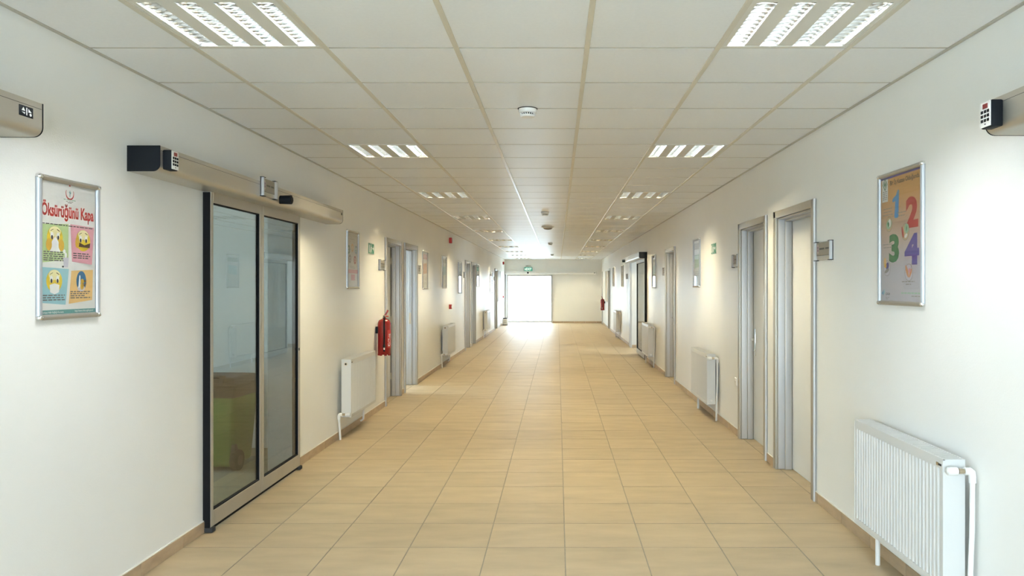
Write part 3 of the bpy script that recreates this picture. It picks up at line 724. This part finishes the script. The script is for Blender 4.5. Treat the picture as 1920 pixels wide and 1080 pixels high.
# --- numbered poster
r, sh, P, UW, VH = poster('R', 3.767, 4.296, 1.403, 2.125, 'orange poster with the large numbers 1 2 3 4', 'paper_orange')
MB().flat([P(0,.02),P(1,.02),P(1,0),P(0,0)], -.0046, 'ink_four').build('header_band', sh, smooth=False, fix=False)
MB().flat([P(.035,.2),P(.19,.2),P(.19,.005),P(.035,.005)], -.0045, 'ink_white').build('logo_box', sh, smooth=False, fix=False)
m = MB(); c0 = P(.115,.06)
for k, mt in ((1, 'ink_three'), (.72, 'ink_white'), (.45, 'ink_three')):
    m.flat([(c0[0]-.03*k,c0[1]),(c0[0],c0[1]-.036*k),(c0[0]+.03*k,c0[1]),(c0[0],c0[1]+.036*k)], -.0048-.0003*(1-k), mt)
m.build('green_emblem', sh, smooth=False, fix=False)
lines(P, [(.06,.17,.115+.015*i,.115+.015*i) for i in range(5)], 'ink_grey', parent=sh, th=.006)
text_poly('Bir İş Kazası Olduğunda...', .73*UW, .058*VH, P(.245,0)[0], P(0,.088)[1], -.0047, 'ink_dark', 'title', sh, .012)
MB().flat([P(.355,.335),P(.375,.345),P(.435,.345),P(.455,.335),P(.47,.135),P(.45,.127),P(.43,.13),P(.395,.165),P(.31,.19),P(.30,.205),P(.315,.218),P(.375,.21)], -.0047, 'ink_one').build('numeral', sh, smooth=False, fix=False)
text_poly('2', .28*UW, .235*VH, P(.63,0)[0], P(0,.44)[1], -.0047, 'ink_two', 'numeral', sh, .05)
text_poly('3', .25*UW, .225*VH, P(.22,0)[0], P(0,.692)[1], -.0047, 'ink_three', 'numeral', sh, .05)
text_poly('4', .33*UW, .235*VH, P(.60,0)[0], P(0,.718)[1], -.0047, 'ink_four', 'numeral', sh, .05)
def drawing(u, v, R, parts):
    m = MB(); E(m, P, u, v, R, R, -.0050, 'ink_grey', 26); E(m, P, u, v, R*.93, R*.93, -.0052, 'ink_lilac' if v > .6 else 'ink_tan', 26)
    for i, (du, dv, ru, rv, mt, rot) in enumerate(parts): E(m, P, u+du, v+dv, ru, rv, -.0054-.00025*i, mt, 14, rot)
    m.build('round_drawing', sh, smooth=False, fix=False)
ink('ink_tan', (.60,.45,.26))
drawing(.22, .385, .042, [(0,0,.034,.026,'ink_palegreen',.3),(.02,-.01,.016,.022,'ink_white',0),(-.01,.0,.01,.014,'ink_three',.4)])
drawing(.62, .465, .045, [(.03,-.025,.026,.026,'ink_palegreen',0),(-.06,.0,.010,.032,'ink_two',.3),(.03,-.025,.004,.014,'ink_three',-.2),(.02,.03,.018,.010,'ink_white',.4)])
drawing(.17, .735, .042, [(-.05,-.045,.016,.028,'ink_orange',0),(.01,-.02,.022,.018,'ink_four',.6),(0,.02,.030,.010,'ink_grey',.3),(-.03,-.02,.010,.012,'ink_amber',0)])
drawing(.70, .775, .045, [(-.04,-.01,.012,.036,'ink_skin',.5),(.04,.005,.010,.028,'ink_skin',-.6),(.02,-.015,.014,.012,'ink_pink',0),(.06,-.05,.0025,.028,'ink_grey',-.2)])
lines(P, [(.08,.29,.255,.255),(.08,.30,.28,.28),(.06,.31,.305,.305),(.42,.64,.305,.305),(.46,.60,.33,.33),(.06,.30,.54,.54),(.08,.30,.565,.565)], 'ink_grey', parent=sh, th=.007, seed=9)
lines(P, [(.54,.83,.84,.84),(.63,.75,.86,.86)], 'ink_grey', parent=sh, th=.008, seed=10)
lines(P, [(.52,.98,.955-.03,.955-.03)], 'ink_palegreen', parent=sh, th=.012, seed=11); lines(P, [(.76,.97,.95,.95)], 'ink_grey', parent=sh, th=.007, seed=12)
MB().flat([P(.03,.935),P(.07,.955),P(.075,.905)], -.0047, 'ink_one').flat([P(.07,.95),P(.115,.93),P(.10,.895)], -.0048, 'ink_blue').build('blue_emblem', sh, smooth=False, fix=False)
text_poly('ÇSGB', .11*UW, .022*VH, P(.13,0)[0], P(0,.953)[1], -.0047, 'ink_dark', 'emblem_text', sh, .02)
lines(P, [(.13,.22,.965,.965),(.13,.2,.978,.978)], 'ink_grey', parent=sh, th=.005, seed=13)
# --- the other posters
def design_discs(P, sh, spots, band=None):
    for (u, v, mt) in spots:
        m = MB(); E(m, P, u, v, .045, .045, -.0047, mt, 20); E(m, P, u, v, .024, .024, -.0049, 'ink_white', 14); E(m, P, u, v+.004, .014, .010, -.0051, mt, 10)
        m.build('round_drawing', sh, smooth=False, fix=False)
    if band:
        u0, u1, v0, v1, mt = band; MB().flat([P(u0,v1),P(u1,v1),P(u1,v0),P(u0,v0)], -.0046, mt).build('colour_band', sh, smooth=False, fix=False)
r, sh, P, UW, VH = poster('L', 7.836, 8.296, 1.478, 2.09, 'poster with five small coloured circles above a pink band')
design_discs(P, sh, [(.15,.32,'ink_three'),(.48,.28,'ink_orange'),(.82,.31,'ink_blue'),(.25,.49,'ink_grey'),(.72,.5,'ink_two')], (.02,.98,.68,.75,'ink_pink'))
lines(P, [(.3,.7,.12,.12),(.25,.7,.62,.62),(.3,.75,.645,.645)], 'ink_grey', parent=sh, seed=2); MB().flat([P(.36,.88),P(.72,.88),P(.72,.77),P(.36,.77)], -.0046, 'ink_pink').build('colour_band', sh, smooth=False, fix=False)
others = [('L', 12.21, 12.71, 1.455, 2.08, 'reddish poster between the open door and the next poster along', 'ink_pink', 'ink_skin'),
          ('L', 14.31, 14.85, 1.465, 2.085, 'pale poster directly above the radiator under the call point', 'ink_grey', 'ink_blue'),
          ('L', 16.63, 17.18, 1.345, 2.056, 'tall pale poster just before the two far doors', 'ink_lilac', 'ink_grey'),
          ('L', 20.37, 21.0, 1.49, 2.105, 'distant pale poster just after the two far doors', 'ink_grey', 'ink_lilac'),
          ('L', 24.5, 25.2, 1.27, 1.97, 'faint poster before the last door on the extinguisher wall', 'ink_lilac', 'ink_palegreen'),
          ('R', 9.68, 10.15, 1.49, 2.12, 'glossy poster above the radiator beside the green sign', 'ink_grey', 'ink_palegreen'),
          ('R', 14.04, 14.57, 1.47, 2.10, 'glossy poster between the lever door and the open sliding door', 'ink_grey', 'ink_blue'),
          ('R', 20.95, 21.6, 1.48, 2.10, 'distant poster just past the open sliding door', 'ink_lilac', 'ink_grey'),
          ('R', 24.3, 25.0, 1.50, 2.12, 'most distant poster on the numbered-poster wall', 'ink_lilac', 'ink_pink')]
for i, (s, a, b, c, d, lab, m1, m2) in enumerate(others):
    r, sh, P, UW, VH = poster(s, a, b, c, d, lab)
    MB().flat([P(.05,.2),P(.95,.2),P(.95,.06),P(.05,.06)], -.0046, m1).build('colour_band', sh, smooth=False, fix=False)
    MB().flat([P(.1,.62),P(.9,.58),P(.88,.3),P(.12,.33)], -.0046, m2).build('colour_panel', sh, smooth=False, fix=False)
    lines(P, [(.1,.9,.68+.04*k,.68+.04*k) for k in range(6)], 'ink_grey', parent=sh, th=.01, seed=20+i)

# ------------------------------------------------------------------ door sign plates
def plaque(side, y0, y1, zc, label, off=0.0, h=.13, detail=False):
    w = y1-y0; a = w/2
    r = tag(on_wall('door_sign', side, (y0+y1)/2, zc-h/2, off), label, 'sign', 'aluminium door signs')
    MB().box(-a, a, -.010, 0, .004, h-.004, 'aluminium').build('back_plate', r, bevel=.002, seg=1)
    for s in (-1, 1):
        prof = [(s*(a-.028*(1-i/6)) if False else s*(a-.0275+.0275*i/6), -(.010+.018*math.sin(PI*min(1,.15+.85*i/6)*.62))) for i in range(7)]
        poly = prof+[(s*a,0),(s*(a-.0275),0)]
        MB().prism(poly, .004, h-.004, 'silver_frame', 'z').build('side_rail', r)
        for z in (.0, h-.004): MB().box(*sorted((s*a, s*(a-.045))), -.024, 0, z, z+.004, 'black_plastic').build('end_cap', r, smooth=False)
    ins = MB().box(-a+.027, a-.027, -.0125, -.009, .036, h-.008, 'ink_sign').build('insert', r, smooth=False)
    MB().box(-a+.027, a-.027, -.013, -.009, .0345, .0355, 'dark_slot').build('divider', r, smooth=False)
    m = MB(); x = -a+.055; z = h*.62
    m.disc(x, z+.009, .009, .009, -.0128, 'ink_purple', 14).disc(x, z-.010, .009, .009, -.0128, 'ink_purple', 14); m.disc(x, z, .017, .034, -.0127, 'ink_pinkgrey', 18)
    m.build('emblem', ins, smooth=False, fix=False)
    m = MB(); xx = -a+.085; e = a-.04; n = 10; st = (e-xx)/n
    for i in range(n):
        if i == 5: continue
        m.flat([(xx+i*st+.001,z-.006),(xx+(i+1)*st-.0012,z-.006),(xx+(i+1)*st-.0012,z+.006),(xx+i*st+.001,z+.006)], -.0128, 'ink_dark')
    m.build('name_print', ins, smooth=False, fix=False)
    return r
ink('ink_pinkgrey', (.46,.38,.36))
plaque('R', 5.02, 5.34, 1.745, 'small silver sign plate with purple emblem beside the nearest white door')
plaque('R', 7.62, 7.86, 1.76, 'small silver sign plate beyond the door with the lever handle')
plaque('R', 12.78, 13.05, 1.755, 'small sign plate beyond the middle lever door')
plaque('R', 27.25, 27.5, 1.76, 'tiny sign plate beside the last white door')
plaque('R', 19.75, 20.0, 1.76, 'tiny sign plate just past the open sliding door')
plaque('L', 9.24, 9.55, 1.765, 'silver sign plate above the fire extinguisher')
plaque('L', 11.76, 12.0, 1.765, 'silver sign plate just past the open door')
plaque('L', 17.56, 17.82, 1.765, 'tiny sign plate before the two far doors')
plaque('L', 26.0, 26.26, 1.765, 'tiny sign plate before the last door on the extinguisher wall')
plaque('L', 5.14, 5.40, 2.178, 'silver sign plate fixed on the sliding door operator box', off=.166)

# ------------------------------------------------------------------ small wall things
def green_sign(side, y0, y1, z0, z1, label):
    a, h = (y1-y0)/2, z1-z0
    r = tag(on_wall('emergency_sign', side, (y0+y1)/2, z0), label, 'sign', 'green emergency signs')
    MB().box(-a, a, -.004, 0, 0, h, 'green_sign').build('plate', r, bevel=.001, seg=1)
    m = MB(); y = -.0048; w = 'ink_white'
    m.box(-a+.004, a-.004, -.0045, -.004, .003, .006, w).box(-a+.004, a-.004, -.0045, -.004, h-.006, h-.003, w)
    m.disc(-a*.15, h*.80, .012, .012, y, w, 14).flat([(-a*.35,h*.35),(a*.02,h*.35),(a*.12,h*.68),(-a*.3,h*.70)], y, w).flat([(-a*.35,h*.35),(-a*.1,h*.35),(-a*.35,h*.1),(-a*.55,h*.1)], y, w).flat([(-a*.1,h*.36),(a*.05,h*.36),(a*.25,h*.12),(a*.1,h*.1)], y, w)
    m.flat([(a*.35,h*.45),(a*.62,h*.45),(a*.62,h*.25),(a*.9,h*.52),(a*.62,h*.8),(a*.62,h*.6),(a*.35,h*.6)], y, w).flat([(-a*.9,h*.15),(-a*.65,h*.15),(-a*.65,h*.85),(-a*.9,h*.85)], y, w)
    m.build('pictogram', r, smooth=False, fix=False)
green_sign('L', 8.76, 9.01, 1.88, 2.003, 'green and white escape sign above the fire extinguisher radiator')
green_sign('R', 8.74, 9.0, 1.88, 2.003, 'green and white escape sign above the second radiator, facing wall')
def call_point(side, y, z, label):
    r = tag(on_wall('fire_call_point', side, y, z), label, 'alarm', 'red fire alarm devices')
    MB().box(-.045, .045, -.05, 0, 0, .09, 'red_plastic').build('body', r, bevel=.005)
    MB().box(-.028, .028, -.052, -.049, .02, .07, 'white_plastic').build('press_plate', r, bevel=.001, seg=1)
    MB().box(-.047, .047, -.012, 0, -.002, .092, 'red_plastic').build('back_box', r, bevel=.003, seg=1)
def sounder(side, y, z, label):
    r = tag(on_wall('fire_alarm_sounder', side, y, z), label, 'alarm', 'red fire alarm devices')
    MB().box(-.05, .05, -.055, 0, 0, .11, 'red_plastic').build('body', r, bevel=.008)
    for k in range(4): MB().box(-.035, .035, -.057, -.054, .03+k*.014, .036+k*.014, 'dark_slot').build('slot', r, smooth=False)
call_point('L', 15.3, 1.05, 'red fire alarm call point above the radiator'); sounder('L', 15.3, 2.365, 'red fire alarm sounder high on the wall above the call point')
call_point('L', 30.2, 1.04, 'tiny distant red call point near the glass exit'); sounder('L', 30.2, 2.36, 'tiny distant red alarm sounder near the exit corner')
def outlet(side, y, z, label):
    r = tag(on_wall('wall_socket', side, y, z), label, 'socket')
    MB().box(-.04, .04, -.012, 0, 0, .08, 'white_plastic').build('cover_plate', r, bevel=.003)
    MB().cyl((0,-.0125,.04),(0,-.0118,.04),.022,n=18,mat='white_enamel').cyl((-.009,-.0135,.04),(-.009,-.012,.04),.003,n=8,mat='dark_slot').cyl((.009,-.0135,.04),(.009,-.012,.04),.003,n=8,mat='dark_slot').build('socket_face', r)
outlet('R', 7.74, .50, 'small white wall socket near the lever-handle door')
def notice(side, y0, y1, z0, z1, mat, label):
    r = tag(on_wall('notice_board', side, (y0+y1)/2, z0), label, 'notice board'); a = (y1-y0)/2; h = z1-z0
    MB().box(-a+.02, a-.02, -.015, 0, .02, h-.02, mat).build('board', r, smooth=False)
    m = MB().box(-a, a, -.022, 0, 0, .025, 'aluminium').box(-a, a, -.022, 0, h-.025, h, 'aluminium').box(-a, -a+.025, -.022, 0, 0, h, 'aluminium').box(a-.025, a, -.022, 0, 0, h, 'aluminium').build('frame', r, bevel=.003, seg=1)
notice('L', 27.6, 28.9, .95, 2.07, 'board_grey', 'grey notice board at the far end past the last door')
notice('R', 27.6, 28.8, .93, 2.07, 'board_tan', 'tan notice board behind the far fire extinguisher')

# fire extinguishers
def extinguisher(side, y, z, label, turn=0):
    r = tag(on_wall('fire_extinguisher', side, y, z), label, 'extinguisher', 'red fire extinguishers'); c = -.10
    R = .076
    b = MB().lathe([(R-.006,.0),(R,.012),(R,.36),(R-.004,.385),(R-.018,.408),(R-.042,.42),(.02,.424),(.02,.44)], 28, 'red_paint', (0,c,0)).build('cylinder', r)
    m = MB()
    for k in range(7):
        t = 2*PI*k/7; m.cyl((.062*math.cos(t), c+.062*math.sin(t), -.012), (.062*math.cos(t), c+.062*math.sin(t), .01), .016, n=10, mat='red_paint')
    m.build('base_ring', r)
    MB().cyl((0,c,.43),(0,c,.462),.017,n=14,mat='brass_metal').box(-.03,.03,c-.012,c+.012,.438,.448,'chrome').build('valve', r, bevel=.001, seg=1)
    MB().tube([(.0,c,.455),(.004,c-.015,.475),(.010,c-.03,.50),(.014,c-.04,.525)], .010, 8, 'red_paint').tube([(0,c,.45),(0,c-.05,.452)], .008, 8, 'red_paint').build('lever', r)
    ds = -1 if side == 'L' else 1
    f = Vector((ds*.97, -.2, 0)).normalized()
    def on(rr, z): return (f.x*rr, c+f.y*rr, z)
    h = MB().tube([(0,c,.448), on(.04,.452), on(.075,.435), on(.092,.40), on(.092,.30), on(.090,.18), on(.094,.10)], .0095, 10, 'black_rubber').build('hose', r)
    MB().cyl(on(.094,.12), on(.098,.085), .014, .016, 12, 'black_plastic').cyl(on(.098,.085), on(.099,.062), .009, .008, 12, 'chrome').cyl(on(.099,.062), on(.10,.04), .011, .010, 12, 'black_plastic').build('nozzle', h)
    lab = MB(); n = 8; ang = lambda q: math.radians(220+60*q) if ds < 0 else math.radians(320-60*q)
    v = []; fcs = []
    for i in range(n+1):
        t = ang(i/n); v += [((R+.0008)*math.cos(t), c+(R+.0008)*math.sin(t), .08), ((R+.0008)*math.cos(t), c+(R+.0008)*math.sin(t), .29)]
    for i in range(n): fcs.append((2*i,2*i+2,2*i+3,2*i+1))
    lab.add(v, fcs, 'label_red'); lo = lab.build('label', r)
    m = MB(); rg = random.Random(3)
    for k in range(9):
        z0 = .10+k*.019
        for i in range(1, n-1):
            if rg.random() < .55:
                q = []
                for (ii, zz) in ((i,z0),(i+.8,z0),(i+.8,z0+.011),(i,z0+.011)):
                    t = ang(ii/n); q.append(((R+.0016)*math.cos(t), c+(R+.0016)*math.sin(t), zz))
                m.add(q, [(0,1,2,3)], 'ink_white')
    m.build('label_print', lo, smooth=False)
    MB().box(-.025, .025, c+R-.006, 0, .25, .33, 'black_plastic').build('wall_bracket', r, bevel=.002, seg=1)
pm('label_red', (.46,.03,.03), .4, noise=.05)
extinguisher('L', 9.12, .695, 'red fire extinguisher hanging beside the first door')
extinguisher('R', 29.15, .60, 'small distant red fire extinguisher near the exit')

# exit sign above the end door
r = tag(on_wall('exit_sign', 'E', -1.19, 2.125, .0), 'green EXIT sign above the bright glass door', 'sign')
MB().box(-.16, .16, -.16, -.10, 0, .15, 'exit_glow').build('lightbox', r, bevel=.006)
text_poly('EXIT', .235, .105, -.095, .022, -.1612, 'exit_white', 'lettering', r, .03)
MB().flat([(-.145,.03),(-.115,.03),(-.115,.115),(-.145,.115)], -.1612, 'exit_white').build('pictogram', r, smooth=False, fix=False)
MB().tube([(-.14,-.13,.15),(-.10,-.13,.20),(0,-.05,.215),(.1,-.13,.20),(.14,-.13,.15)], .006, 8, 'aluminium').box(-.10,.10,-.06,0,.2,.225,'aluminium').build('hanger', r)

# smoke detectors on the ceiling
def detector(x, y, label):
    r = tag(empty('smoke_detector', (x, y, ZC)), label, 'smoke detector', 'smoke detectors on the ceiling')
    MB().lathe([(.050,-.030),(.055,-.027),(.056,-.004),(.058,0)], 28, 'white_plastic').build('base', r)
    MB().lathe([(.038,-.040),(.039,-.030)], 24, 'dark_slot').build('chamber', r)
    MB().lathe([(.015,-.056),(.040,-.053),(.046,-.044),(.045,-.040),(.040,-.039)], 28, 'white_plastic').build('cap', r)
    m = MB()
    for k in range(20):
        t = 2*PI*k/20; m.cyl((.043*math.cos(t),.043*math.sin(t),-.044),(.047*math.cos(t),.047*math.sin(t),-.028),.0028,n=6,mat='white_plastic')
    m.build('rib_ring', r)
    MB().lathe([(.059,-.004),(.0615,-.003),(.0615,0)], 28, 'dark_slot').build('mounting_ring', r)
detector(-.185, 4.72, 'white round smoke detector nearest the camera')
detector(-.185, 11.3, 'second smoke detector along the ceiling centre')
detector(-.185, 19.4, 'fourth device along the ceiling centre, a small smoke detector')
detector(-.185, 26.2, 'farthest smoke detector near the exit sign')
r = tag(empty('ceiling_speaker', (-.18, 14.1, ZC)), 'wide low-domed ceiling device between the second and farther detectors', 'speaker')
MB().lathe([(.02,-.055),(.06,-.048),(.085,-.03),(.09,-.022)], 24, 'ink_grey').build('dome', r)
MB().lathe([(.09,-.022),(.115,-.016),(.118,0)], 28, 'white_plastic').build('rim', r)

# ------------------------------------------------------------------ wheeled bin behind the glass
r = tag(empty('wheelie_bin', (-2.81, 6.40, 0), math.radians(-4)), 'green wheeled bin with brown lid behind the glass door', 'bin')
def frustum(m, b, t, z0, z1, mat, cy0=0, cy1=0):
    v = [(sx*b[0], sy*b[1]+cy0, z0) for sx, sy in ((-1,-1),(1,-1),(1,1),(-1,1))]+[(sx*t[0], sy*t[1]+cy1, z1) for sx, sy in ((-1,-1),(1,-1),(1,1),(-1,1))]
    return m.add(v, [(3,2,1,0),(4,5,6,7),(0,1,5,4),(1,2,6,5),(2,3,7,6),(3,0,4,7)], mat)
frustum(MB(), (.18,.175), (.225,.22), .03, .70, 'bin_green').build('body', r, bevel=.035, seg=4)
m = MB(); frustum(m, (.225,.225), (.245,.245), .60, .70, 'bin_lid'); frustum(m, (.255,.255), (.25,.25), .70, .725, 'bin_lid'); frustum(m, (.25,.25), (.19,.19), .725, .765, 'bin_lid')
m.build('lid', r, bevel=.018, seg=3)
MB().cyl((-.13,-.235,.775),(.13,-.235,.775),.014,n=12,mat='bin_lid').box(-.14,-.11,-.25,-.2,.72,.785,'bin_lid').box(.11,.14,-.25,-.2,.72,.785,'bin_lid').build('handle', r, bevel=.003, seg=1)
for s in (-1, 1):
    w = MB().cyl((s*.175,-.13,.085),(s*.225,-.13,.085),.085,n=24,mat='black_rubber').build('wheel', r, bevel=.008)
    MB().cyl((s*.17,-.13,.085),(s*.229,-.13,.085),.04,n=18,mat='bin_lid').build('hub', w)
    frustum(MB(), (.03,.05), (.02,.02), .06, .22, 'bin_lid', -.13, -.16).build('wheel_housing', r, bevel=.006).location = (s*.185,0,0)

# little white canister by the exit
r = tag(empty('plastic_canister', (-2.03, 29.55, 0)), 'small white plastic canister with dark top on the floor by the exit', 'canister')
MB().box(-.105, .105, -.09, .09, .012, .25, 'white_plastic').build('body', r, bevel=.03, seg=4)
MB().box(-.085, .085, -.07, .07, .245, .285, 'black_plastic').build('lid', r, bevel=.015, seg=3)
MB().box(-.11, .11, -.095, .095, 0, .02, 'dark_slot').build('foot', r, bevel=.006)
for z in (.11, .17): MB().box(-.05, .055, -.0915, -.089, z, z+.016, 'ink_grey').build('label_stripe', r, smooth=False)

# black office chair glimpsed through the open door
r = tag(empty('office_chair', (-2.74, 13.1, 0), .4), 'black office chair glimpsed through the open door', 'chair')
MB().box(-.23, .23, -.22, .22, .42, .50, 'black_rubber').build('seat', r, bevel=.03, seg=3)
MB().box(-.21, .21, .20, .26, .50, .86, 'black_rubber').build('backrest', r, bevel=.025, seg=3)
MB().cyl((0,0,.1),(0,0,.43),.025,n=14,mat='chrome').build('gas_lift', r)
for k in range(5):
    t = 2*PI*k/5
    lg = MB().tube([(0,0,.11),(.15*math.cos(t),.15*math.sin(t),.10),(.28*math.cos(t),.28*math.sin(t),.075)], .017, 8, 'black_plastic').build('leg', r)
    MB().cyl((.28*math.cos(t)-.012,.28*math.sin(t),.03),(.28*math.cos(t)+.012,.28*math.sin(t),.03),.03,n=14,mat='black_rubber').build('caster', lg)
